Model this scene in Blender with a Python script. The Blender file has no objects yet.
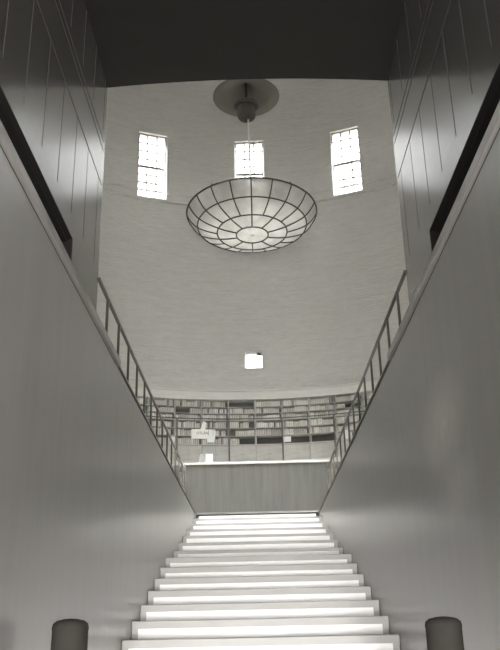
import bpy, bmesh, math, random
from mathutils import Vector, Matrix
random.seed(7)
PI = math.pi
SC = bpy.context.scene
COL = SC.collection
Z0 = 1.43            # eye height above the vestibule floor; geometry is written relative to the eye and lifted at the end
R, DC = 11.0, 16.98  # rotunda radius and the distance of its centre
RC = math.radians

# ------------------------------------------------------------------ materials
def mat(name, col, rough=0.6, spec=0.5, metal=0.0, var=0.0, scale=(4, 4, 4), bump=0.0, bscale=(30, 30, 30), coat=0.0, detail=4):
    m = bpy.data.materials.new(name); m.use_nodes = True
    nt = m.node_tree; N = nt.nodes; L = nt.links
    b = N['Principled BSDF']
    b.inputs['Base Color'].default_value = (*col, 1)
    b.inputs['Roughness'].default_value = rough
    b.inputs['Specular IOR Level'].default_value = spec
    b.inputs['Metallic'].default_value = metal
    b.inputs['Coat Weight'].default_value = coat
    tc = N.new('ShaderNodeTexCoord')
    if var:
        mp = N.new('ShaderNodeMapping'); mp.inputs['Scale'].default_value = scale
        nz = N.new('ShaderNodeTexNoise'); nz.inputs['Scale'].default_value = 1; nz.inputs['Detail'].default_value = detail
        rp = N.new('ShaderNodeValToRGB')
        rp.color_ramp.elements[0].position = 0.3; rp.color_ramp.elements[1].position = 0.7
        rp.color_ramp.elements[0].color = (*[c * (1 - var) for c in col], 1)
        rp.color_ramp.elements[1].color = (*[min(1, c * (1 + var)) for c in col], 1)
        L.new(tc.outputs['Object'], mp.inputs[0]); L.new(mp.outputs[0], nz.inputs['Vector'])
        L.new(nz.outputs['Fac'], rp.inputs[0]); L.new(rp.outputs[0], b.inputs['Base Color'])
    if bump:
        mp = N.new('ShaderNodeMapping'); mp.inputs['Scale'].default_value = bscale
        nz = N.new('ShaderNodeTexNoise'); nz.inputs['Scale'].default_value = 1; nz.inputs['Detail'].default_value = 5
        bp = N.new('ShaderNodeBump'); bp.inputs['Strength'].default_value = bump; bp.inputs['Distance'].default_value = 0.02
        L.new(tc.outputs['Object'], mp.inputs[0]); L.new(mp.outputs[0], nz.inputs['Vector'])
        L.new(nz.outputs['Fac'], bp.inputs['Height']); L.new(bp.outputs[0], b.inputs['Normal'])
    return m

def drum_material():
    """whitewashed rough brick: long horizontal trowel streaks, in cylinder coordinates"""
    m = bpy.data.materials.new('rough white plaster'); m.use_nodes = True
    nt = m.node_tree; N = nt.nodes; L = nt.links; b = N['Principled BSDF']
    b.inputs['Roughness'].default_value = 0.85; b.inputs['Specular IOR Level'].default_value = 0.2
    tc = N.new('ShaderNodeTexCoord'); sp = N.new('ShaderNodeSeparateXYZ'); L.new(tc.outputs['Object'], sp.inputs[0])
    at = N.new('ShaderNodeMath'); at.operation = 'ARCTAN2'; L.new(sp.outputs['X'], at.inputs[0]); L.new(sp.outputs['Y'], at.inputs[1])
    mu = N.new('ShaderNodeMath'); mu.operation = 'MULTIPLY'; mu.inputs[1].default_value = R; L.new(at.outputs[0], mu.inputs[0])
    cb = N.new('ShaderNodeCombineXYZ'); L.new(mu.outputs[0], cb.inputs[0]); L.new(sp.outputs['Z'], cb.inputs[1])
    def noise(sx, sy, det):
        mp = N.new('ShaderNodeMapping'); mp.inputs['Scale'].default_value = (sx, sy, 1); L.new(cb.outputs[0], mp.inputs[0])
        nz = N.new('ShaderNodeTexNoise'); nz.inputs['Scale'].default_value = 1; nz.inputs['Detail'].default_value = det
        nz.inputs['Roughness'].default_value = 0.65
        L.new(mp.outputs[0], nz.inputs['Vector']); return nz
    n1 = noise(0.9, 6.0, 6); n2 = noise(3.0, 14.0, 3)
    ad = N.new('ShaderNodeMath'); ad.operation = 'ADD'; L.new(n1.outputs['Fac'], ad.inputs[0]); L.new(n2.outputs['Fac'], ad.inputs[1])
    rp = N.new('ShaderNodeValToRGB'); e = rp.color_ramp.elements
    hf = N.new('ShaderNodeMath'); hf.operation = 'MULTIPLY'; hf.inputs[1].default_value = 0.5; L.new(ad.outputs[0], hf.inputs[0])
    e[0].position = 0.32; e[0].color = (0.55, 0.535, 0.513, 1); e[1].position = 0.62; e[1].color = (0.645, 0.628, 0.603, 1)
    L.new(hf.outputs[0], rp.inputs[0]); L.new(rp.outputs[0], b.inputs['Base Color'])
    bp = N.new('ShaderNodeBump'); bp.inputs['Strength'].default_value = 0.6; bp.inputs['Distance'].default_value = 0.05
    L.new(ad.outputs[0], bp.inputs['Height']); L.new(bp.outputs[0], b.inputs['Normal'])
    return m

def stucco(name, col, rough, scuffs=False, spec=0.5, ior=1.5):
    """polished dark stucco with faint vertical streaks; scuffs = worn pale patches"""
    m = bpy.data.materials.new(name); m.use_nodes = True
    nt = m.node_tree; N = nt.nodes; L = nt.links; b = N['Principled BSDF']
    b.inputs['Roughness'].default_value = rough; b.inputs['Specular IOR Level'].default_value = spec; b.inputs['IOR'].default_value = ior
    tc = N.new('ShaderNodeTexCoord')
    mp = N.new('ShaderNodeMapping'); mp.inputs['Scale'].default_value = (9, 9, 0.8); L.new(tc.outputs['Object'], mp.inputs[0])
    nz = N.new('ShaderNodeTexNoise'); nz.inputs['Scale'].default_value = 1; nz.inputs['Detail'].default_value = 5; L.new(mp.outputs[0], nz.inputs['Vector'])
    rp = N.new('ShaderNodeValToRGB'); e = rp.color_ramp.elements
    e[0].position = 0.3; e[0].color = (*[c * 0.92 for c in col], 1); e[1].position = 0.7; e[1].color = (*[c * 1.08 for c in col], 1)  # streak contrast also paints the wavy reflections on the walls
    L.new(nz.outputs['Fac'], rp.inputs[0])
    out = rp.outputs[0]
    if scuffs:
        for cy, cz, ry, rz, amt in ((4.55, 1.12, 0.40, 0.20, 0.8), (4.35, 0.72, 0.35, 0.13, 0.5)):
            sb = N.new('ShaderNodeVectorMath'); sb.operation = 'SUBTRACT'; sb.inputs[1].default_value = (1.05, cy, cz); L.new(tc.outputs['Object'], sb.inputs[0])
            dv = N.new('ShaderNodeVectorMath'); dv.operation = 'DIVIDE'; dv.inputs[1].default_value = (1, ry, rz); L.new(sb.outputs[0], dv.inputs[0])
            ln = N.new('ShaderNodeVectorMath'); ln.operation = 'LENGTH'; L.new(dv.outputs[0], ln.inputs[0])
            fn = N.new('ShaderNodeTexNoise'); fn.inputs['Scale'].default_value = 9; fn.inputs['Detail'].default_value = 8; fn.inputs['Roughness'].default_value = 0.7
            L.new(tc.outputs['Object'], fn.inputs['Vector'])
            ms = N.new('ShaderNodeMath'); ms.operation = 'MULTIPLY_ADD'; ms.inputs[1].default_value = -0.7; ms.inputs[2].default_value = 1.05; L.new(ln.outputs['Value'], ms.inputs[0])
            m2 = N.new('ShaderNodeMath'); m2.operation = 'MULTIPLY'; L.new(ms.outputs[0], m2.inputs[0]); L.new(fn.outputs['Fac'], m2.inputs[1]); m2.use_clamp = True
            m3 = N.new('ShaderNodeMath'); m3.operation = 'MULTIPLY'; m3.inputs[1].default_value = amt; L.new(m2.outputs[0], m3.inputs[0])
            mx = N.new('ShaderNodeMix'); mx.data_type = 'RGBA'
            L.new(m3.outputs[0], mx.inputs['Factor']); L.new(out, mx.inputs['A']); mx.inputs['B'].default_value = (0.55, 0.53, 0.49, 1)
            out = mx.outputs['Result']
    L.new(out, b.inputs['Base Color'])
    bm_ = N.new('ShaderNodeBump'); bm_.inputs['Strength'].default_value = 0.2; bm_.inputs['Distance'].default_value = 0.004
    mp2 = N.new('ShaderNodeMapping'); mp2.inputs['Scale'].default_value = (6, 6, 2.5); L.new(tc.outputs['Object'], mp2.inputs[0])
    n3 = N.new('ShaderNodeTexNoise'); n3.inputs['Scale'].default_value = 1; n3.inputs['Detail'].default_value = 3; L.new(mp2.outputs[0], n3.inputs['Vector'])
    L.new(n3.outputs['Fac'], bm_.inputs['Height']); L.new(bm_.outputs[0], b.inputs['Normal'])
    return m

def pane_glass():
    m = bpy.data.materials.new('clear window glass'); m.use_nodes = True
    nt = m.node_tree; N = nt.nodes; L = nt.links; N.remove(N['Principled BSDF'])
    t = N.new('ShaderNodeBsdfTransparent'); t.inputs[0].default_value = (0.93, 0.95, 0.95, 1)
    g = N.new('ShaderNodeBsdfGlossy'); g.inputs['Roughness'].default_value = 0.02
    mx = N.new('ShaderNodeMixShader'); mx.inputs[0].default_value = 0.06
    L.new(t.outputs[0], mx.inputs[1]); L.new(g.outputs[0], mx.inputs[2]); L.new(mx.outputs[0], N['Material Output'].inputs[0])
    return m

def lamp_glass():
    m = bpy.data.materials.new('frosted lamp glass'); m.use_nodes = True
    nt = m.node_tree; N = nt.nodes; L = nt.links; N.remove(N['Principled BSDF'])
    tc = N.new('ShaderNodeTexCoord'); nz = N.new('ShaderNodeTexNoise'); nz.inputs['Scale'].default_value = 2.6; nz.inputs['Detail'].default_value = 6
    L.new(tc.outputs['Object'], nz.inputs['Vector'])
    rp = N.new('ShaderNodeValToRGB'); e = rp.color_ramp.elements
    e[0].position = 0.35; e[0].color = (0.58, 0.57, 0.545, 1); e[1].position = 0.68; e[1].color = (0.82, 0.81, 0.785, 1); L.new(nz.outputs['Fac'], rp.inputs[0])
    tl = N.new('ShaderNodeBsdfTranslucent'); L.new(rp.outputs[0], tl.inputs[0])
    df = N.new('ShaderNodeBsdfDiffuse'); L.new(rp.outputs[0], df.inputs[0])
    tr = N.new('ShaderNodeBsdfTransparent'); tr.inputs[0].default_value = (0.8, 0.79, 0.75, 1)
    gl = N.new('ShaderNodeBsdfGlossy'); gl.inputs['Roughness'].default_value = 0.25
    a = N.new('ShaderNodeMixShader'); a.inputs[0].default_value = 0.22; L.new(tl.outputs[0], a.inputs[1]); L.new(df.outputs[0], a.inputs[2])
    b = N.new('ShaderNodeMixShader'); b.inputs[0].default_value = 0.12; L.new(a.outputs[0], b.inputs[1]); L.new(tr.outputs[0], b.inputs[2])
    c = N.new('ShaderNodeMixShader'); c.inputs[0].default_value = 0.05; L.new(b.outputs[0], c.inputs[1]); L.new(gl.outputs[0], c.inputs[2])
    L.new(c.outputs[0], N['Material Output'].inputs[0])
    return m

M = dict(
    drum=drum_material(),
    dome=mat('grey ceiling plaster', (0.26, 0.255, 0.24), 0.8, 0.2),
    cornice=mat('pale plaster band', (0.72, 0.70, 0.67), 0.75, 0.25, var=0.06, scale=(1, 1, 8), bump=0.2),
    stucco_l=stucco('polished grey stucco', (0.19, 0.185, 0.175), 0.30, ior=2.0),  # same stucco as the right wall, colour lifted as the brighter-lit side
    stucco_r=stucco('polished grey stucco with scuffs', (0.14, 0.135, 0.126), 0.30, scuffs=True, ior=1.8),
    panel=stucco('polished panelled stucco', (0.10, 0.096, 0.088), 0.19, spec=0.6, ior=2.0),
    recess=mat('dark recess', (0.02, 0.018, 0.016), 0.8, 0.2),  # near-black, carries the shade of grooves, slot and coping line
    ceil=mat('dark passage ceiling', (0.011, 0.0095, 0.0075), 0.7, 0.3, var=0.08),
    coping=mat('stone coping', (0.22, 0.212, 0.198), 0.35, 0.5, var=0.08, scale=(8, 3, 8)),
    step=mat('grey stair stone', (0.38, 0.37, 0.352), 0.45, 0.5, var=0.06, scale=(3, 9, 9), bump=0.1),
    riser=mat('white riser band', (0.92, 0.91, 0.89), 0.35, 0.5, var=0.03, scale=(4, 4, 12)),
    floor=mat('lending hall floor', (0.27, 0.26, 0.24), 0.35, 0.5, var=0.08, scale=(2, 2, 2)),
    rail=mat('dark bronze rail', (0.07, 0.062, 0.052), 0.35, 0.5, metal=0.3),
    post=mat('dull brass post', (0.30, 0.28, 0.24), 0.32, 0.5, metal=0.7),
    gpost=mat('grey gallery post', (0.16, 0.15, 0.135), 0.5, 0.4),
    deskf=mat('brown desk front', (0.095, 0.091, 0.084), 0.42, 0.5, var=0.14, scale=(14, 14, 1.2), bump=0.05),
    deskt=mat('pale desk top', (0.62, 0.60, 0.57), 0.3, 0.5, var=0.04),
    case=mat('pale bookcase wood', (0.47, 0.455, 0.425), 0.5, 0.4, var=0.12, scale=(3, 3, 14)),
    caseb=mat('bookcase back', (0.17, 0.16, 0.145), 0.8, 0.2),
    door=mat('cupboard door wood', (0.60, 0.585, 0.55), 0.4, 0.5, var=0.10, scale=(2, 2, 9)),
    card=mat('white card', (0.90, 0.89, 0.86), 0.6, 0.3),
    cardg=mat('grey card', (0.24, 0.235, 0.225), 0.6, 0.3),
    ink=mat('dark grey lettering', (0.14, 0.135, 0.13), 0.6, 0.3),
    frame=mat('window frame paint', (0.25, 0.24, 0.225), 0.5, 0.4),
    glass=pane_glass(), lamp=lamp_glass(),
    lead=mat('dark lamp metal', (0.045, 0.04, 0.033), 0.45, 0.4, metal=0.3),
    shade=mat('brown lamp shade', (0.19, 0.178, 0.155), 0.5, 0.4, var=0.06, scale=(2, 2, 2)),
    hub=mat('bronze lamp fitting', (0.085, 0.075, 0.06), 0.4, 0.5, metal=0.3),
    bollard=mat('dark newel stone', (0.026, 0.024, 0.021), 0.9, 0.15, var=0.15),
)
BOOKM = [mat('book cloth %d' % i, c, 0.75, 0.25, var=0.15, scale=(20, 20, 9)) for i, c in enumerate(
    [(0.66, 0.64, 0.59), (0.56, 0.54, 0.49), (0.74, 0.72, 0.68), (0.46, 0.44, 0.40), (0.60, 0.58, 0.53), (0.32, 0.30, 0.27)])]  # book tones, like the case back, lifted to carry haze as colour

# ------------------------------------------------------------------ mesh helpers
def obj(name, bm, m, parent=None, smooth=False):
    me = bpy.data.meshes.new(name)
    bmesh.ops.recalc_face_normals(bm, faces=bm.faces)
    bm.to_mesh(me); bm.free()
    me.materials.append(m)
    if smooth:
        for p in me.polygons: p.use_smooth = True
    o = bpy.data.objects.new(name, me); COL.objects.link(o)
    if parent: o.parent = parent
    return o
def tag(o, label=None, cat=None, group=None, kind=None):
    if label: o['label'] = label
    if cat: o['category'] = cat
    if group: o['group'] = group
    if kind: o['kind'] = kind
    return o
def empty(name, loc=(0, 0, 0), rz=0):
    o = bpy.data.objects.new(name, None); COL.objects.link(o); o.location = loc; o.rotation_euler = (0, 0, rz)
    o.empty_display_size = 0.1
    return o
def box(bm, x0, x1, y0, y1, z0, z1, bev=0.0):
    r = bmesh.ops.create_cube(bm, size=1)
    for v in r['verts']:
        v.co = Vector(((x0 + x1) / 2 + v.co.x * (x1 - x0), (y0 + y1) / 2 + v.co.y * (y1 - y0), (z0 + z1) / 2 + v.co.z * (z1 - z0)))
    if bev:
        es = list({e for v in r['verts'] for e in v.link_edges})
        bmesh.ops.bevel(bm, geom=es, offset=bev, segments=2, affect='EDGES', profile=0.5)
    return bm
def B(*a, **k): return box(bmesh.new(), *a, **k)
def tube(bm, a, b, r, n=10):
    a = Vector(a); b = Vector(b); d = b - a
    q = d.to_track_quat('Z', 'Y').to_matrix().to_4x4()
    bmesh.ops.create_cone(bm, cap_ends=True, segments=n, radius1=r, radius2=r, depth=d.length, matrix=Matrix.Translation((a + b) / 2) @ q)
    return bm
def sweep(bm, pts, r, n=8, closed=False):
    """round bar along a polyline"""
    pts = [Vector(p) for p in pts]; rings = []
    k = len(pts)
    for i, p in enumerate(pts):
        t = (pts[(i + 1) % k] - pts[i - 1]) if closed or 0 < i < k - 1 else (pts[1] - pts[0] if i == 0 else pts[-1] - pts[-2])
        t.normalize(); u = t.cross(Vector((0, 0, 1)))
        if u.length < 1e-3: u = t.cross(Vector((0, 1, 0)))
        u.normalize(); w = u.cross(t)
        rings.append([bm.verts.new(p + (u * math.cos(a) + w * math.sin(a)) * r) for a in [2 * PI * j / n for j in range(n)]])
    for i in range(k if closed else k - 1):
        A = rings[i]; Bq = rings[(i + 1) % k]
        for j in range(n): bm.faces.new((A[j], A[(j + 1) % n], Bq[(j + 1) % n], Bq[j]))
    if not closed: bm.faces.new(rings[0]); bm.faces.new(rings[-1][::-1])
    return bm
def lathe(bm, prof, n=48, closed=False):
    """prof: list of (r, z)"""
    rings = []
    for r, z in prof:
        rings.append([bm.verts.new((r * math.cos(2 * PI * j / n), r * math.sin(2 * PI * j / n), z)) for j in range(n)])
    k = len(prof)
    for i in range(k if closed else k - 1):
        A = rings[i]; Bq = rings[(i + 1) % k]
        for j in range(n): bm.faces.new((A[j], A[(j + 1) % n], Bq[(j + 1) % n], Bq[j]))
    if not closed:
        if prof[0][0] > 0: bm.faces.new(rings[0])
        bm.faces.new(rings[-1][::-1])
    return bm
def arc_band(bm, r0, r1, z0, z1, a0, a1, step=2.0):
    """solid ring segment, az measured from +Y, centred on the local origin"""
    n = max(1, int(round(abs(a1 - a0) / step))); full = abs(a1 - a0) >= 359.9
    S = []
    for i in range(n if full else n + 1):
        a = RC(a0 + (a1 - a0) * i / n); s, c = math.sin(a), math.cos(a)
        S.append([bm.verts.new((r * s, r * c, z)) for r, z in ((r0, z0), (r1, z0), (r1, z1), (r0, z1))])
    for i in range(n):
        A = S[i]; Bq = S[(i + 1) % len(S)]
        for j in range(4): bm.faces.new((A[j], A[(j + 1) % 4], Bq[(j + 1) % 4], Bq[j]))
    if not full: bm.faces.new(S[0]); bm.faces.new(S[-1][::-1])
    return bm

# ------------------------------------------------------------------ rotunda drum
WA, WZ0, WZ1 = 2.95, 15.74, 18.66
ROOF = 24.0
PZ = 4.635; PA = math.degrees(math.asin(1.25 / R))
def drum():
    bm = bmesh.new()
    az = set([-180 + 2 * i for i in range(180)])
    for k in range(18): az |= {-180 + 20 * k - WA, -180 + 20 * k + WA}
    az |= {-1.6, 1.6, 180 - PA, -180 + PA}
    az = sorted(a if a >= -180 else a + 360 for a in az)
    az = [a for i, a in enumerate(az) if i == 0 or a - az[i - 1] > 1e-4]
    zs = [1.7, 2.0, PZ, 9.08, 9.70, 12, WZ0, WZ1, ROOF]
    def hole(i, j):
        a = (az[i] + (az[(i + 1) % len(az)] + (360 if i == len(az) - 1 else 0))) / 2; z = (zs[j] + zs[j + 1]) / 2
        k = round(a / 20) * 20
        if WZ0 < z < WZ1 and abs(a - k) < WA: return True
        if 9.08 < z < 9.70 and abs(a) < 1.6: return True
        aa = (a + 360) % 360
        if z < PZ and abs(aa - 180) < PA: return True
        return False
    cache = {}
    def V(i, j, o):
        i %= len(az); key = (i, j, o)
        if key not in cache:
            r = R + (0.5 if o else 0); a = RC(az[i]); cache[key] = bm.verts.new((r * math.sin(a), r * math.cos(a), zs[j]))
        return cache[key]
    n = len(az); mz = len(zs) - 1
    for i in range(n):
        for j in range(mz):
            if hole(i, j): continue
            bm.faces.new([V(i, j, 0), V(i + 1, j, 0), V(i + 1, j + 1, 0), V(i, j + 1, 0)])
            bm.faces.new([V(i, j, 1), V(i, j + 1, 1), V(i + 1, j + 1, 1), V(i + 1, j, 1)])
            if hole((i - 1) % n, j): bm.faces.new([V(i, j, 0), V(i, j + 1, 0), V(i, j + 1, 1), V(i, j, 1)])
            if hole((i + 1) % n, j): bm.faces.new([V(i + 1, j, 0), V(i + 1, j, 1), V(i + 1, j + 1, 1), V(i + 1, j + 1, 0)])
            if j == 0 or hole(i, j - 1): bm.faces.new([V(i, j, 0), V(i, j, 1), V(i + 1, j, 1), V(i + 1, j, 0)])
            if j == mz - 1 or hole(i, j + 1): bm.faces.new([V(i, j + 1, 0), V(i + 1, j + 1, 0), V(i + 1, j + 1, 1), V(i, j + 1, 1)])
    o = obj('wall_rotunda', bm, M['drum']); o.location = (0, DC, 0); tag(o, kind='structure'); return o
drum()
o = obj('ceiling', lathe(bmesh.new(), [(R + 0.5, ROOF), (R + 0.5, ROOF + 0.3)], 90), M['dome']); o.location = (0, DC, 0); tag(o, kind='structure')
# two string courses under the high windows
for n, (z0, z1, d) in enumerate(((15.63, 15.735, 0.10), (16.02, 16.09, 0.05))):
    bm = bmesh.new()
    if n == 0: arc_band(bm, R - d, R + 0.05, z0, z1, -180, 180)
    else:
        for k in range(18): arc_band(bm, R - d, R + 0.02, z0, z1, 20 * k + WA + 0.25, 20 * (k + 1) - WA - 0.25)
    o = obj('trim_%d' % (n + 1), bm, M['drum']); o.location = (0, DC, 0); tag(o, kind='structure')
# pale cornice band above the books
bm = bmesh.new()
arc_band(bm, 10.58, R + 0.02, 7.79, 8.13, -150, 150); arc_band(bm, 10.53, R + 0.02, 8.08, 8.125, -150, 150)
o = obj('trim_3', bm, M['cornice']); o.location = (0, DC, 0); tag(o, kind='structure')

# windows: 18 round the top, one small one below
def make_window(n):
    w = empty('window_%d' % n); tag(w, kind='structure')
    hw = R * math.sin(RC(WA)) - 0.005; z0, z1 = WZ0 + 0.005, WZ1 - 0.005; y = 0.15
    bm = bmesh.new(); f = 0.05
    box(bm, -hw, -hw + f, y - 0.04, y + 0.04, z0, z1); box(bm, hw - f, hw, y - 0.04, y + 0.04, z0, z1)
    box(bm, -hw + f, hw - f, y - 0.04, y + 0.04, z0, z0 + f); box(bm, -hw + f, hw - f, y - 0.04, y + 0.04, z1 - f, z1)
    obj('window_frame', bm, M['frame'], w)
    zt = z0 + (z1 - z0) * 0.49
    obj('transom', B(-hw + f, hw - f, y - 0.045, y + 0.035, zt - 0.045, zt + 0.045), M['frame'], w)
    bm = bmesh.new()
    for c in (-1, 1): box(bm, c * hw / 3 - 0.024, c * hw / 3 + 0.024, y - 0.02, y + 0.02, z0 + f, z1 - f)
    for a, b_ in ((z0 + f, zt), (zt, z1 - f)):
        for k in (1, 2, 3):
            zz = a + (b_ - a) * k / 4; t = 0.023 if not (a < zt - 0.5 and k == 2 and b_ == zt) else 0.03
            box(bm, -hw + f, hw - f, y - 0.018, y + 0.018, zz - t, zz + t)
    zz = z0 + 0.42; box(bm, -hw + f, hw - f, y - 0.015, y + 0.015, zz - 0.02, zz + 0.02)
    obj('glazing_bars', bm, M['frame'], w)
    obj('glass', B(-hw + f, hw - f, y + 0.0, y + 0.006, z0 + f, z1 - f), M['glass'], w)
    return w
w0 = make_window(1)
def place_az(o, a, r, z=0):
    o.location = (r * math.sin(RC(a)), DC + r * math.cos(RC(a)), z); o.rotation_euler = (0, 0, -RC(a))
def copy_tree(o, parent=None):
    c = o.copy(); COL.objects.link(c)
    if parent: c.parent = parent
    for ch in list(o.children): copy_tree(ch, c)
    return c
for k in range(18):
    w = w0 if k == 0 else copy_tree(w0)
    w.name = 'window_%d' % (k + 1); place_az(w, 20 * k, R * math.cos(RC(WA)))
w = empty('window_19'); tag(w, kind='structure')
hw = 0.305; bm = bmesh.new()
for a, b_, c, d in ((-hw, -hw + 0.02, 9.085, 9.695), (hw - 0.02, hw, 9.085, 9.695), (-hw + 0.02, hw - 0.02, 9.085, 9.105), (-hw + 0.02, hw - 0.02, 9.675, 9.695), (0.09, 0.105, 9.105, 9.675)):
    box(bm, a, b_, 0.10, 0.15, c, d)
obj('window_frame', bm, M['frame'], w); obj('glass', B(-hw + 0.02, hw - 0.02, 0.12, 0.126, 9.105, 9.675), M['glass'], w)
bm = bmesh.new()
v = [bm.verts.new(p) for p in ((0.08, 0.06, 9.675), (0.20, 0.06, 9.675), (0.285, 0.06, 9.59), (0.16, 0.06, 9.57))]
v2 = [bm.verts.new(p.co + Vector((0, 0.03, 0))) for p in v]
bm.faces.new(v); bm.faces.new(v2[::-1])
for i in range(4): bm.faces.new((v[i], v2[i], v2[(i + 1) % 4], v[(i + 1) % 4]))
obj('window_catch', bm, M['lead'], w)
place_az(w, 0.09, R)

# ------------------------------------------------------------------ floors
LW, TOPD = 1.0515, 14.118
def floor_piece(kind):
    bm = bmesh.new(); pts = []
    rr = R + 0.1
    if kind == 'back':
        a0 = math.degrees(math.acos((TOPD - DC) / rr))
        pts = [(rr * math.sin(RC(a)), DC + rr * math.cos(RC(a))) for a in [(-a0 + 2 * a0 * i / 60) for i in range(61)]]
    else:
        s = 1 if kind == 'right' else -1
        a0 = math.degrees(math.acos((TOPD - DC) / rr)); a1 = 180 - math.degrees(math.asin(1.06 / rr))
        pts = [(s * rr * math.sin(RC(a)), DC + rr * math.cos(RC(a))) for a in [(a0 + (a1 - a0) * i / 30) for i in range(31)]]
        pts.append((s * 1.06, TOPD))
    lo = [bm.verts.new((x, y, 1.75)) for x, y in pts]; hi = [bm.verts.new((x, y, 1.99)) for x, y in pts]
    bm.faces.new(lo); bm.faces.new(hi[::-1])
    for i in range(len(pts)): j = (i + 1) % len(pts); bm.faces.new((lo[i], lo[j], hi[j], hi[i]))
    return bm
bm = floor_piece('back')
for k in ('left', 'right'):
    b2 = floor_piece(k); me = bpy.data.meshes.new('t'); b2.to_mesh(me); b2.free(); bm.from_mesh(me); bpy.data.meshes.remove(me)
tag(obj('floor', bm, M['floor']), kind='structure')
tag(obj('floor.001', B(-1.06, 1.06, -3.2, 2.25, -1.63, -1.43), M['step']), kind='structure')

# ------------------------------------------------------------------ passage and stairwell walls
YB, PD = -3.2, 6.03
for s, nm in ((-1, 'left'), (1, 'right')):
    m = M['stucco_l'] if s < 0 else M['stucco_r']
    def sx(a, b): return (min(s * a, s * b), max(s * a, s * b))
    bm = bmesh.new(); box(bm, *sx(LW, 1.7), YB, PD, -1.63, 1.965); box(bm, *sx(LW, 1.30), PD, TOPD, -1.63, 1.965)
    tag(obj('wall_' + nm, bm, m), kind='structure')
    # coping over a near-black strip that paints its shadow line
    bm = bmesh.new(); box(bm, *sx(1.035, 1.33), YB, PD, 1.988, 2.048, bev=0.006)
    tag(obj('trim_%d' % (8 if s < 0 else 9), B(*sx(1.045, 1.33), PD, TOPD + 0.02, 1.99, 2.012, bev=0.004), M['rail']), kind='structure')
    tag(obj('trim_%d' % (4 if s < 0 else 5), bm, M['coping']), kind='structure')
    bm = bmesh.new(); box(bm, *sx(1.060, 1.6), YB, PD, 1.955, 1.99); box(bm, *sx(1.060, 1.29), PD, TOPD, 1.955, 1.99)
    tag(obj('trim_%d' % (6 if s < 0 else 7), bm, M['recess']), kind='structure')
    # panelled upper wall: backing slab + raised boards, a long open slot at its foot
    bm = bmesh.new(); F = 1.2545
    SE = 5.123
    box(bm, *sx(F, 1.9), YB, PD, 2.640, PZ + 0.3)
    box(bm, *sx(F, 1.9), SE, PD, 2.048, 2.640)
    tag(obj('wall_%s.003' % nm, bm, M['recess']), kind='structure')  # near-black backing paints the shade of the board grooves
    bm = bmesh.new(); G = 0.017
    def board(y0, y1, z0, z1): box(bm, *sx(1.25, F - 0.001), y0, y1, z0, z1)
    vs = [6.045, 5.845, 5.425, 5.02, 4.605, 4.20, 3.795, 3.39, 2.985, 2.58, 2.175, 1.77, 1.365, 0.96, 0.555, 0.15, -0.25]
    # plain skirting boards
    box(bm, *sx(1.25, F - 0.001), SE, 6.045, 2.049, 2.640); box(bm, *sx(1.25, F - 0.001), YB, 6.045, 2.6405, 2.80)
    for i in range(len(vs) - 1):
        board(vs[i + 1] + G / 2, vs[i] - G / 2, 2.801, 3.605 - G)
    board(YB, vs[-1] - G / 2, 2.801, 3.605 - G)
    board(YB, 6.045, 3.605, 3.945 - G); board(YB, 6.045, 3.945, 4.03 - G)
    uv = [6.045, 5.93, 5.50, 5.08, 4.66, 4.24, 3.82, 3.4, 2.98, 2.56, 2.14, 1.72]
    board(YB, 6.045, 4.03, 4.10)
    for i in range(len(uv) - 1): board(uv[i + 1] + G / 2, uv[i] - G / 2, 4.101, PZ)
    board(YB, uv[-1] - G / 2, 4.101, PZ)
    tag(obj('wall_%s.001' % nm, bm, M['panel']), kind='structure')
    tag(obj('wall_%s.002' % nm, box(box(B(*sx(1.72, 1.9), YB, SE, 2.0, 2.64), *sx(1.331, 1.72), YB, SE, 1.966, 2.01), *sx(1.29, 1.72), YB, SE, 2.625, 2.639), M['recess']), kind='structure')  # slot lining near-black, so its shade is in the colour
# header: soffit of the passage, front edge follows the drum
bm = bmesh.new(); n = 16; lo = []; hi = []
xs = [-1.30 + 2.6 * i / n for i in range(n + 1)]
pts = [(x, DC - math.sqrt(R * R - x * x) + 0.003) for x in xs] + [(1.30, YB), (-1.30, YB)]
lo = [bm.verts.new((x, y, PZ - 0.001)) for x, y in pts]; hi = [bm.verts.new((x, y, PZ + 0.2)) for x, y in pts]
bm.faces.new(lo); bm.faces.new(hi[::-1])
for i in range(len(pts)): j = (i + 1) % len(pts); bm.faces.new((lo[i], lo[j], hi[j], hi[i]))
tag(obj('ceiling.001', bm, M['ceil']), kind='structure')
# wall behind the camera with the entrance doorway
bm = bmesh.new(); box(bm, -1.9, -0.95, YB - 0.3, YB, -1.63, PZ + 0.2); box(bm, 0.95, 1.9, YB - 0.3, YB, -1.63, PZ + 0.2); box(bm, -0.95, 0.95, YB - 0.3, YB, 1.1, PZ + 0.2)
tag(obj('wall_back', bm, M['panel']), kind='structure')

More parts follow.
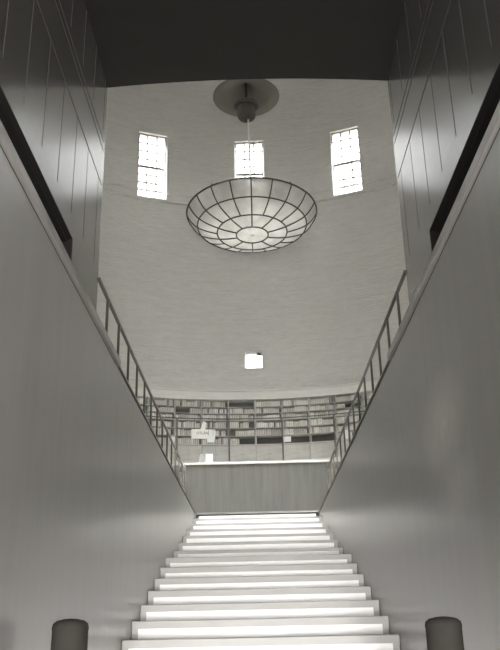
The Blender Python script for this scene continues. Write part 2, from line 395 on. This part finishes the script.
# ------------------------------------------------------------------ staircase
st = empty('staircase', (0, 2.2, -1.43)); tag(st, 'broad pale stone staircase rising between dark walls to the desk', 'staircase')
steps = [(14.118 - 0.611 * n, 2.0 - 0.1608 * n, 0.1608, 0.611) for n in range(7)]
y7, z7 = 9.546, 0.8744
k = 0
while z7 - 0.1438 * k > -1.40:
    steps.append((y7 - 0.4883 * k, z7 - 0.1438 * k, 0.1438, 0.905 + 0.02 if k == 0 else 0.4883)); k += 1
for i, (y, z, rz, tr) in enumerate(steps):
    dpt = 0.62 if i else 0.35
    if i == 7: dpt = 14.118 - 0.611 * 6 - 9.546 + 0.1
    lw = LW - 0.002
    zb = max(z - rz - 0.10, -1.43)
    bm = bmesh.new()
    box(bm, -lw, lw, y, y + dpt, zb, z, bev=0.006)
    s_ = obj('step', bm, M['step'], st); s_.matrix_parent_inverse = Matrix.Translation((0, -2.2, 1.43))
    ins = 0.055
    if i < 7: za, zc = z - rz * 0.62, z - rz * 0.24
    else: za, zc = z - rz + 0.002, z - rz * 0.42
    ra = obj('riser_band', B(-lw + ins, lw - ins, y - 0.004, y + 0.012, za, zc, bev=0.0015), M['riser'], s_)  # white band over part of each grey riser
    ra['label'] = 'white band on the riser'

# dark rounded newels at the foot of the stair
for s in (-1, 1):
    yy = 4.0; xx = -0.872 if s < 0 else 0.838; top = 0.105 if s < 0 else 0.080
    idx = [q for q in steps if q[0] <= yy - 0.09][0]
    base = idx[1]
    prof = [(0.001, base + 0.001), (0.094, base + 0.001), (0.094, base + 0.05), (0.082, base + 0.07), (0.082, top - 0.055), (0.084, top - 0.04), (0.080, top - 0.022), (0.062, top - 0.009), (0.03, top - 0.002), (0.001, top)]
    o = obj('newel_post', lathe(bmesh.new(), prof, 40), M['bollard'], None, True); o.location = (xx, yy, 0)
    tag(o, 'dark rounded post at the foot of the stairs against the %s wall' % ('left' if s < 0 else 'right'), 'post', 'dark posts at the foot of the stairs')

# ------------------------------------------------------------------ side railings
ZR = 2.772
for s in (-1, 1):
    nm = 'left' if s < 0 else 'right'
    r = empty('stair_railing', (s * 1.25, 10, 2.012)); tag(r, 'dark metal railing with thin uprights along the top of the %s stair wall' % nm, 'railing', 'railings beside the stairwell')
    bm = bmesh.new(); pts = [(0, -4.02, ZR - 2.012 - 0.01), (0, 3.84, ZR - 2.012 - 0.01)]
    box(bm, -0.014, 0.014, -3.94, 3.86, ZR - 2.012 - 0.022, ZR - 2.012 + 0.004, bev=0.005)
    obj('top_rail', bm, M['rail'], r)
    for k in range(13):
        y = 6.5 + 0.605 * k - 10
        m = M['rail'] if k < 10 else M['post']
        bm = bmesh.new(); box(bm, -0.011, 0.011, y - 0.011, y + 0.011, 0.0, ZR - 2.012 - 0.0225); box(bm, -0.03, 0.03, y - 0.03, y + 0.03, 0.0, 0.012)
        if k >= 10: box(bm, -0.02, 0.02, y - 0.02, y + 0.02, ZR - 2.012 - 0.07, ZR - 2.012 - 0.03, bev=0.004)
        p_ = obj('post', bm, m, r)
        if k >= 10: p_['label'] = 'pale upright at the far end'
    bm = bmesh.new(); box(bm, -0.015, 0.015, 3.80, 3.86, 0, ZR - 2.012 - 0.0225)
    p_ = obj('post', bm, M['post'], r); p_['label'] = 'pale end upright'

# ------------------------------------------------------------------ loan desk
DY = 14.6; DT = 2.972
d = empty('loan_desk', (0, DY, 1.99)); tag(d, 'plain wide wooden desk with a pale top across the head of the stairs', 'desk')
h = DT - 1.99
obj('front_panel', B(-1.27, 1.27, 0.03, 0.07, 0.07, h - 0.035), M['deskf'], d)
for xx in (-1.27, 1.22): obj('side_panel', B(xx, xx + 0.05, 0.071, 0.75, 0.0, h - 0.035), M['deskf'], d)
obj('desk_top', B(-1.30, 1.30, 0.0, 0.78, h - 0.034, h, bev=0.008), M['deskt'], d)
bm = bmesh.new(); box(bm, -1.26, 1.26, 0.05, 0.09, 0.0, 0.069); obj('plinth', bm, M['recess'], d)
obj('plinth_moulding', B(-1.275, 1.275, 0.015, 0.03, 0.07, 0.10), M['coping'], d)
def easel_card(name, x0, x1, h, m, label, y=DY + 0.05):
    e = empty(name, ((x0 + x1) / 2, y, DT + 0.001)); tag(e, label, 'card')
    w = (x1 - x0) / 2
    bm = box(bmesh.new(), -w, w, -0.004, 0.004, 0, h); bmesh.ops.rotate(bm, verts=bm.verts, cent=(0, 0, 0), matrix=Matrix.Rotation(RC(-8), 3, 'X')); bmesh.ops.translate(bm, verts=bm.verts, vec=(0, 0, 0.002))
    obj('card_face', bm, m, e)
    bm = box(bmesh.new(), -w * 0.3, w * 0.3, -0.003, 0.003, 0, h * 0.8); bmesh.ops.rotate(bm, verts=bm.verts, cent=(0, 0, 0), matrix=Matrix.Rotation(RC(18), 3, 'X')); bmesh.ops.translate(bm, verts=bm.verts, vec=(0, h * 0.4, 0.003))
    obj('card_stay', bm, m, e)
easel_card('desk_card', -0.905, -0.785, 0.165, M['card'], 'small bright white card standing on the pale desk top')
easel_card('desk_card', -1.03, -0.93, 0.16, M['cardg'], 'dull grey card standing on the desk left of the white card')

# ------------------------------------------------------------------ gallery (upper tier) : floor, railing, bookcases, books
GZ = 5.50
bm = arc_band(bmesh.new(), 9.95, R + 0.01, GZ - 0.16, GZ, -150, 150)
o = obj('floor.002', bm, M['cornice']); o.location = (0, DC, 0); tag(o, kind='structure')
gr = empty('gallery_railing', (0, DC, GZ)); tag(gr, 'curved grey gallery railing with sparse uprights in front of the bookshelves', 'railing')
GR, GT = 10.05, 6.98 - 5.50
obj('top_rail', arc_band(bmesh.new(), GR - 0.02, GR + 0.02, GT - 0.03, GT, -60, 60), M['gpost'], gr)
for a in range(-55, 56, 10):
    a2 = a + (0.15 if a > 0 else -0.1)
    bm = bmesh.new(); box(bm, -0.026, 0.026, -0.026, 0.026, 0, GT - 0.03); box(bm, -0.05, 0.05, -0.05, 0.05, 0, 0.02)
    p_ = obj('post', bm, M['gpost'], gr); p_.location = (GR * math.sin(RC(a2)), GR * math.cos(RC(a2)), 0); p_.rotation_euler = (0, 0, -RC(a2))

# things hung on the gallery rail
def hung_card(name, az, r, wd, ztop, zbot, m, label, cat='card', tab=None, zt=None):
    e = empty(name); place_az(e, az, r, zbot); tag(e, label, cat)
    obj('card_face', B(-wd / 2, wd / 2, -0.008, 0.008, 0, ztop - zbot), m, e)
    hgt = (zt or 6.985) - zbot
    for x in (-wd * 0.3, wd * 0.3): obj('hanger', tube(bmesh.new(), (x, 0.012, ztop - zbot - 0.02), (x, 0.012, hgt), 0.004, 6), M['gpost'], e)
    return e
def azx(px_x, r): return math.degrees(math.asin(px_x / r))
sg = empty('hanging_sign'); place_az(sg, azx(-1.75, 10.0), 10.0, 6.26); tag(sg, 'white signboard lettered UTLÅN on the gallery rail before the bookshelves', 'sign')
obj('board', B(-0.40, 0.40, -0.012, 0.012, 0, 0.33, bev=0.004), M['card'], sg)
bm = bmesh.new()
v = [bm.verts.new(p) for p in ((-0.09, -0.008, 0.33), (0.07, -0.008, 0.33), (0.09, -0.008, 0.56), (0.02, -0.008, 0.62), (-0.03, -0.008, 0.55))]
v2 = [bm.verts.new(p.co + Vector((0, 0.016, 0))) for p in v]; bm.faces.new(v); bm.faces.new(v2[::-1])
for i in range(5): bm.faces.new((v[i], v2[i], v2[(i + 1) % 5], v[(i + 1) % 5]))
obj('top_bracket', bm, M['card'], sg)
for x in (-0.3, 0.3): obj('hanger', B(x - 0.01, x + 0.01, 0.0125, 0.02, 0.1, 0.70), M['gpost'], sg)
fc = bpy.data.curves.new('lettering', 'FONT'); fc.body = 'UTL\u00c5N'; fc.size = 0.125; fc.extrude = 0.002; fc.align_x = 'CENTER'; fc.align_y = 'CENTER'
fo = bpy.data.objects.new('lettering', fc); COL.objects.link(fo)
dg = bpy.context.evaluated_depsgraph_get(); me = bpy.data.meshes.new_from_object(fo.evaluated_get(dg)); COL.objects.unlink(fo); bpy.data.objects.remove(fo)
lt = bpy.data.objects.new('lettering', me); COL.objects.link(lt); me.materials.clear(); me.materials.append(M['ink']); lt.parent = sg
lt.location = (-0.03, -0.0145, 0.19); lt.rotation_euler = (PI / 2, 0, 0); lt['label'] = 'dark lettering reading UTLÅN'
hung_card('hanging_card', azx(-1.50, 9.97), 9.96, 0.25, 6.36, 6.14, M['card'], 'blank white card overlapping the lower right of the signboard')
hung_card('hanging_card', azx(1.06, 10.0), 10.0, 0.24, 6.30, 6.12, M['card'], 'white card hung at the gallery post right of the centre')
hung_card('hanging_card', azx(-2.76, 10.0), 10.0, 0.17, 6.31, 6.03, M['card'], 'tall white card seen through the left stair railing')
hung_card('hanging_card', azx(3.03, 10.0), 10.0, 0.17, 6.38, 6.10, M['card'], 'white card seen through the right stair railing')

# bookcases: 5 degree bays
SH = [7.79, 7.55, 7.32, 7.07, 6.80, 6.52, 6.19]
BR0 = 10.65
hwB = BR0 * math.sin(RC(2.5)) - 0.002
def wedge(y0, y1, z0, z1):
    bm = bmesh.new(); c = BR0 * math.cos(RC(2.5)); q = []
    for zz in (z0, z1):
        for y, s in ((y0, -1), (y0, 1), (min(y1, 99), 1), (min(y1, 99), -1)):
            q.append(bm.verts.new((s * ((c + min(y, 0)) * math.tan(RC(2.5)) - 0.003), y, zz)))
    bm.faces.new(q[:4]); bm.faces.new(q[4:][::-1])
    for i in range(4): j = (i + 1) % 4; bm.faces.new((q[i], q[j], q[4 + j], q[4 + i]))
    return bm
def make_bay():
    e = empty('bookcase')
    d_ = R * math.cos(RC(2.5)) - BR0 * math.cos(RC(2.5)) - 0.005      # depth
    z = lambda q: q - GZ
    y0 = 0.0
    obj('side_panel', B(-hwB, -hwB + 0.022, y0, y0 + d_, z(6.19), z(7.785)), M['case'], e); obj('side_panel', B(hwB - 0.022, hwB, y0, y0 + d_, z(6.19), z(7.785)), M['case'], e)
    obj('back_panel', B(-hwB + 0.022, hwB - 0.022, y0 + d_ - 0.02, y0 + d_, z(6.19), z(7.785)), M['caseb'], e)
    for q in SH[1:6]:
        obj('shelf', B(-hwB + 0.022, hwB - 0.022, y0 + 0.0, y0 + d_ - 0.021, z(q) - 0.024, z(q)), M['case'], e)
    obj('ledge', wedge(y0 - 0.14, y0 + d_, z(6.19) - 0.035, z(6.19) - 0.001), M['deskt'], e)
    obj('base_cabinet', wedge(y0 - 0.10, y0 + d_, 0.001, z(6.19) - 0.036), M['case'], e)
    for s in (-1, 1):
        dr = obj('cabinet_door', B(min(s * 0.006, s * (hwB - 0.018)), max(s * 0.006, s * (hwB - 0.018)), y0 - 0.118, y0 - 0.101, 0.06, z(6.19) - 0.06, bev=0.004), M['door'], e)
        bm = bmesh.new(); bmesh.ops.create_uvsphere(bm, u_segments=8, v_segments=6, radius=0.012, matrix=Matrix.Translation((s * 0.05, y0 - 0.128, 0.36)))
        obj('knob', bm, M['lead'], dr)
    return e
ORD = ['leftmost', 'second', 'third', 'fourth', 'fifth', 'sixth', 'seventh', 'eighth']
proto = make_bay(); bays = []
azs = [-17.5 + 5 * i for i in range(8)]
extra = [-32.5, -27.5, -22.5, 22.5, 27.5, 32.5]
for i, a in enumerate(azs + extra):
    e = proto if i == 0 else copy_tree(proto)
    place_az(e, a, BR0 * math.cos(RC(2.5)), GZ)
    e['category'] = 'bookcase'; e['group'] = 'curved wall bookcases on the gallery'
    if i < 8:
        e['label'] = 'open wooden wall bookcase, %s' % ('leftmost of the eight bays behind the gallery rail' if i == 0 else ('rightmost of the eight bays behind the gallery rail' if i == 7 else ORD[i] + ' bay from the left behind the gallery rail'))
        bays.append(e)
    else: e['label'] = 'open wooden wall bookcase beyond the %s edge of the view through the passage' % ('left' if a < 0 else 'right')

# book kinds (unit size 1 x 1 x 1: width, depth, height), rounded spine towards -Y, page block set in
def book_mesh(mt, bands):
    bm = bmesh.new(); prof = [(-0.5, 1.0), (-0.5, 0.08), (-0.42, 0.03), (-0.2, 0.0), (0.2, 0.0), (0.42, 0.03), (0.5, 0.08), (0.5, 1.0), (0.40, 1.0), (0.40, 0.12), (-0.40, 0.12), (-0.40, 1.0)]
    lo = [bm.verts.new((x, y, 0)) for x, y in prof]; hi = [bm.verts.new((x, y, 1)) for x, y in prof]
    bm.faces.new(lo); bm.faces.new(hi[::-1]); n = len(prof)
    for i in range(n): j = (i + 1) % n; bm.faces.new((lo[i], lo[j], hi[j], hi[i]))
    box(bm, -0.39, 0.39, 0.13, 0.97, 0.02, 0.97)
    for zz in bands: box(bm, -0.36, 0.36, -0.015, 0.01, zz, zz + 0.02)
    bmesh.ops.recalc_face_normals(bm, faces=bm.faces)
    me = bpy.data.meshes.new('book'); bm.to_mesh(me); bm.free(); me.materials.append(mt); return me
BM = [book_mesh(m, ((0.2, 0.75) if i % 2 else (0.3, 0.5, 0.8))) for i, m in enumerate(BOOKM)]
GAPS = {(3, 0): (0.0, 1.0), (1, 1): (0.0, 0.55), (5, 1): (0.0, 0.0), (7, 1): (0.35, 1.0), (4, 5): (0, 1), (5, 5): (0, 1), (6, 5): (0, 1), (3, 5): (0.4, 1), (7, 5): (0.5, 1), (3, 4): (0.0, 0.25), (3, 3): (0.75, 1.0), (6, 3): (0, 0), (5, 0): (0, 0)}
ROWN = ['top shelf', 'second shelf', 'third shelf', 'fourth shelf', 'fifth shelf', 'bottom shelf']
nb = 0; stuffs = {}
for row in range(6):
    z = SH[row + 1] + 0.001; clear = SH[row] - SH[row + 1] - (0.0 if row == 0 else 0.03) - 0.004
    for bi, a in enumerate(azs + extra):
        x = -hwB + 0.026; g = GAPS.get((bi, row)); tone = random.choice([0, 1, 2, 4]); run = 0
        first = random.random() * 0.02; x += first
        while True:
            if run <= 0: tone = random.choice([0, 0, 1, 2, 2, 3, 4, 4]); run = random.randint(2, 6); th = random.uniform(0.055, 0.085); hh = random.uniform(0.72, 0.97)
            run -= 1
            w_ = th * random.uniform(0.9, 1.1); hgt = clear * min(0.98, hh * random.uniform(0.96, 1.03))
            if x + w_ > hwB - 0.026: break
            f = (x + w_ / 2 + hwB) / (2 * hwB)
            if g and g[0] < f < g[1]: x += w_; continue
            if random.random() < 0.015: x += w_ * 0.8; continue
            k = tone if random.random() > 0.14 else random.randrange(6)
            dep = random.uniform(0.17, 0.21)
            ang = -RC(a); base = Vector((BR0 * math.cos(RC(2.5)) * math.sin(RC(a)), DC + BR0 * math.cos(RC(2.5)) * math.cos(RC(a)), z))
            off = Matrix.Rotation(ang, 3, 'Z') @ Vector((x + w_ / 2, 0.03 + random.uniform(0, 0.03), 0))
            mtx = Matrix.LocRotScale(base + off, Matrix.Rotation(ang, 3, 'Z').to_quaternion(), Vector((w_ * 0.97, dep, hgt)))
            if row < 4 and bi < 8 and nb < 300:
                o = bpy.data.objects.new('book', BM[k]); COL.objects.link(o); o.matrix_world = mtx
                tag(o, 'upright cloth-bound book on the %s of the %s bookcase bay%s' % (ROWN[row], ORD[bi] if bi < 7 else 'rightmost', '' if bi in (0, 7) else ' from the left'), 'book', 'books on the %s of the bookcases' % ROWN[row]); nb += 1
            else:
                bm = stuffs.setdefault('all', bmesh.new()); n0 = len(bm.verts); nf = len(bm.faces)
                bm.from_mesh(BM[k]); bm.verts.ensure_lookup_table(); bm.faces.ensure_lookup_table()
                for v_ in bm.verts[n0:]: v_.co = mtx @ v_.co
                for f_ in bm.faces[nf:]: f_.material_index = k
            x += w_
print('books', nb)
if 'all' in stuffs:
    bm = stuffs['all']; me = bpy.data.meshes.new('books'); bm.to_mesh(me); bm.free()
    for m in BOOKM: me.materials.append(m)
    o = bpy.data.objects.new('shelved_books', me); COL.objects.link(o)
    tag(o, 'remaining rows of books filling the lower shelves and the outer bookcases', 'books', kind='stuff')

# ------------------------------------------------------------------ chandelier: glass bowl, shade above, one rod
ch = empty('bowl_chandelier', (0.03, DC, 8.75)); tag(ch, 'huge shallow bowl chandelier of leaded frosted glass hanging in mid air', 'chandelier')
rings = [(0.366, 8.751), (0.808, 8.810), (1.268, 8.990), (1.519, 9.317)]
def prof(t):  # smooth bowl profile through the ring radii
    P = [(0.0, 8.745)] + rings
    i = min(int(t), 3); f = t - i
    p0 = P[max(i - 1, 0)] if i > 0 else (-P[1][0], P[1][1]); p1 = P[i]; p2 = P[i + 1]; p3 = P[i + 2] if i + 2 < len(P) else (P[4][0] + 0.12, P[4][1] + 0.4)
    c = lambda a, b, c_, d_: 0.5 * ((2 * b) + (-a + c_) * f + (2 * a - 5 * b + 4 * c_ - d_) * f * f + (-a + 3 * b - 3 * c_ + d_) * f ** 3)
    return c(p0[0], p1[0], p2[0], p3[0]), c(p0[1], p1[1], p2[1], p3[1])
ps = [prof(i * 4 / 24) for i in range(25)]
bm = bmesh.new(); n = 60
pr = [(max(r, 0.002), z - 8.75) for r, z in ps] + [(max(r - 0.008, 0.001), z - 8.75 + 0.008) for r, z in ps[::-1]]
# faceted like flat panes: 20 sides
lathe(bm, pr, 40, closed=True)
obj('glass_bowl', bm, M['lamp'], ch, True)
for r, z in rings:
    rr = 0.016 if r < 1.5 else 0.020
    pts = [((r + 0.004) * math.cos(2 * PI * j / 80), (r + 0.004) * math.sin(2 * PI * j / 80), z - 8.75 - 0.006) for j in range(80)]
    obj('ring_bar', sweep(bmesh.new(), pts, rr, 8, True), M['lead'], ch, True)
for k in range(20):
    a = PI / 2 + 2 * PI * k / 20 + RC(0)
    t0 = 1.0 if k % 2 == 0 else 2.0
    pts = []
    for i in range(25):
        t = t0 + (4 - t0) * i / 24; r, z = prof(min(t, 3.9999)); pts.append(((r + 0.004) * math.cos(a), (r + 0.004) * math.sin(a), z - 8.75 - 0.008))
    obj('rib', sweep(bmesh.new(), pts, 0.015, 6), M['lead'], ch, True)
# inner spider and bulbs
bm = bmesh.new()
for k in range(5):
    a = PI / 2 + 2 * PI * k / 5; tube(bm, (0, 0, 0.72), (1.50 * math.cos(a), 1.50 * math.sin(a), 0.63), 0.012, 8)
obj('spider_arm', bm, M['lead'], ch)
for k in range(10):
    a = 2 * PI * (k + 0.5) / 10
    bm = bmesh.new(); bmesh.ops.create_uvsphere(bm, u_segments=14, v_segments=10, radius=0.07, matrix=Matrix.Translation((1.0 * math.cos(a), 1.0 * math.sin(a), 0.50)))
    tube(bm, (1.0 * math.cos(a), 1.0 * math.sin(a), 0.55), (1.0 * math.cos(a), 1.0 * math.sin(a), 0.68), 0.03, 10)
    obj('lamp_holder', bm, M['hub'], ch, True)
TILT = Matrix.Translation((0, 0, 0.25)) @ Matrix.Rotation(RC(-2.5), 4, 'X') @ Matrix.Translation((0, 0, -0.25))   # the bowl hangs a touch askew
for o in ch.children: o.matrix_basis = TILT
bm = tube(bmesh.new(), (0, 0, 0.66), (-0.03, 0, 3.30), 0.022, 12); tube(bm, (-0.03, 0, 3.3), (-0.06, 0, 3.5), 0.022, 12)
ro = obj('hanging_rod', bm, M['card'], ch, True); ro['label'] = 'thin pale rod'
X = -0.07
obj('upper_rod', tube(bmesh.new(), (X, 0, 3.6), (X, 0, ROOF - 8.75 - 0.01), 0.034, 14), M['lead'], ch, True)
def lathe_at(prof, name, m, n=56):
    bm = lathe(bmesh.new(), prof, n, closed=False); bmesh.ops.translate(bm, verts=bm.verts, vec=(X, 0, 0)); return obj(name, bm, m, ch, True)
zz = 12.609 - 8.75
bm = lathe(bmesh.new(), [(0.831, zz), (0.826, zz - 0.008), (0.60, zz + 0.10), (0.3, zz + 0.24), (0.05, zz + 0.40), (0.05, zz + 0.425), (0.3, zz + 0.265), (0.6, zz + 0.125)], 64, closed=True)
bmesh.ops.translate(bm, verts=bm.verts, vec=(X, 0, 0)); obj('shade', bm, M['shade'], ch, True)
lathe_at([(0.2, 3.57), (0.311, 3.575), (0.316, 3.60), (0.29, 3.64), (0.12, 3.70), (0.04, 3.80)], 'collar', M['hub'])
# ribbed cup under the collar
bm = bmesh.new(); n = 48; prof_c = [(0.10, 3.20), (0.17, 3.215), (0.214, 3.27), (0.222, 3.34), (0.214, 3.50), (0.208, 3.58)]
rg = []
for r, z in prof_c: rg.append([bm.verts.new((X + (r + (0.007 if j % 2 else -0.004)) * math.cos(2 * PI * j / n), (r + (0.007 if j % 2 else -0.004)) * math.sin(2 * PI * j / n), z)) for j in range(n)])
for i in range(len(rg) - 1):
    for j in range(n): bm.faces.new((rg[i][j], rg[i][(j + 1) % n], rg[i + 1][(j + 1) % n], rg[i + 1][j]))
bm.faces.new(rg[0]); bm.faces.new(rg[-1][::-1])
obj('fitting_cup', bm, M['hub'], ch)

# ------------------------------------------------------------------ lift everything so that the vestibule floor is z = 0
for o in list(COL.objects):
    if o.parent is None: o.location.z += Z0

# ------------------------------------------------------------------ light
def area(name, loc, target, sx_, sy_, power, col=(1, 1, 1), spread=180):
    l = bpy.data.lights.new(name, 'AREA'); l.shape = 'RECTANGLE'; l.size = sx_; l.size_y = sy_; l.energy = power; l.color = col; l.spread = RC(spread)
    o = bpy.data.objects.new(name, l); COL.objects.link(o); o.location = loc
    o.rotation_euler = (Vector(target) - Vector(loc)).to_track_quat('-Z', 'Y').to_euler(); return o
for k in range(18):
    a = RC(20 * k); s, c = math.sin(a), math.cos(a); r = R + 5.0; z = Z0 + 24.6
    area('sky_light', (r * s, DC + r * c, z), (R * s, DC + R * c, Z0 + 17.2), 5.0, 4.0, 16000, (1.0, 0.984, 0.965))
area('door_light', (0.3, YB - 0.6, Z0 - 0.65), (-0.35, 8, Z0 - 0.3), 1.5, 1.5, 400, (1.0, 0.98, 0.955))
w = bpy.data.worlds.new('sky'); SC.world = w; w.use_nodes = True
wn = w.node_tree.nodes; wl = w.node_tree.links; bg = wn['Background']      # overcast sky, pale above, dark ground below
tc = wn.new('ShaderNodeTexCoord'); sp = wn.new('ShaderNodeSeparateXYZ'); rp = wn.new('ShaderNodeValToRGB')
rp.color_ramp.elements[0].position = 0.47; rp.color_ramp.elements[0].color = (0.12, 0.118, 0.11, 1)
rp.color_ramp.elements[1].position = 0.53; rp.color_ramp.elements[1].color = (1, 0.99, 0.975, 1)
mr = wn.new('ShaderNodeMapRange'); mr.inputs['From Min'].default_value = -1; mr.inputs['From Max'].default_value = 1
wl.new(tc.outputs['Generated'], sp.inputs[0]); wl.new(sp.outputs['Z'], mr.inputs['Value']); wl.new(mr.outputs[0], rp.inputs[0]); wl.new(rp.outputs[0], bg.inputs[0])
bg.inputs[1].default_value = 2.6

# ------------------------------------------------------------------ camera
f_, t_, r_, yw = 816.9526, 0.3713, 0.0216, -0.0052
Fh = Vector((math.sin(yw), math.cos(yw), 0)); Rt = Vector((math.cos(yw), -math.sin(yw), 0)); Zu = Vector((0, 0, 1))
Fw = math.cos(t_) * Fh + math.sin(t_) * Zu; Up = -math.sin(t_) * Fh + math.cos(t_) * Zu
r2 = math.cos(r_) * Rt - math.sin(r_) * Up; u2 = math.sin(r_) * Rt + math.cos(r_) * Up
cd = bpy.data.cameras.new('camera'); cam = bpy.data.objects.new('camera', cd); COL.objects.link(cam)
cam.matrix_world = Matrix(((r2.x, u2.x, -Fw.x, 0), (r2.y, u2.y, -Fw.y, 0), (r2.z, u2.z, -Fw.z, Z0), (0, 0, 0, 1)))
cd.sensor_fit = 'VERTICAL'; cd.sensor_height = 24; cd.lens = f_ / 650 * 24
cd.shift_x = 1 / 650; cd.shift_y = -4 / 650; cd.clip_start = 0.02; cd.clip_end = 200
SC.camera = cam
SC.view_settings.view_transform = 'Standard'; SC.view_settings.look = 'None'; SC.view_settings.gamma = 1; SC.view_settings.use_curve_mapping = False
SC.view_settings.exposure = 1.75
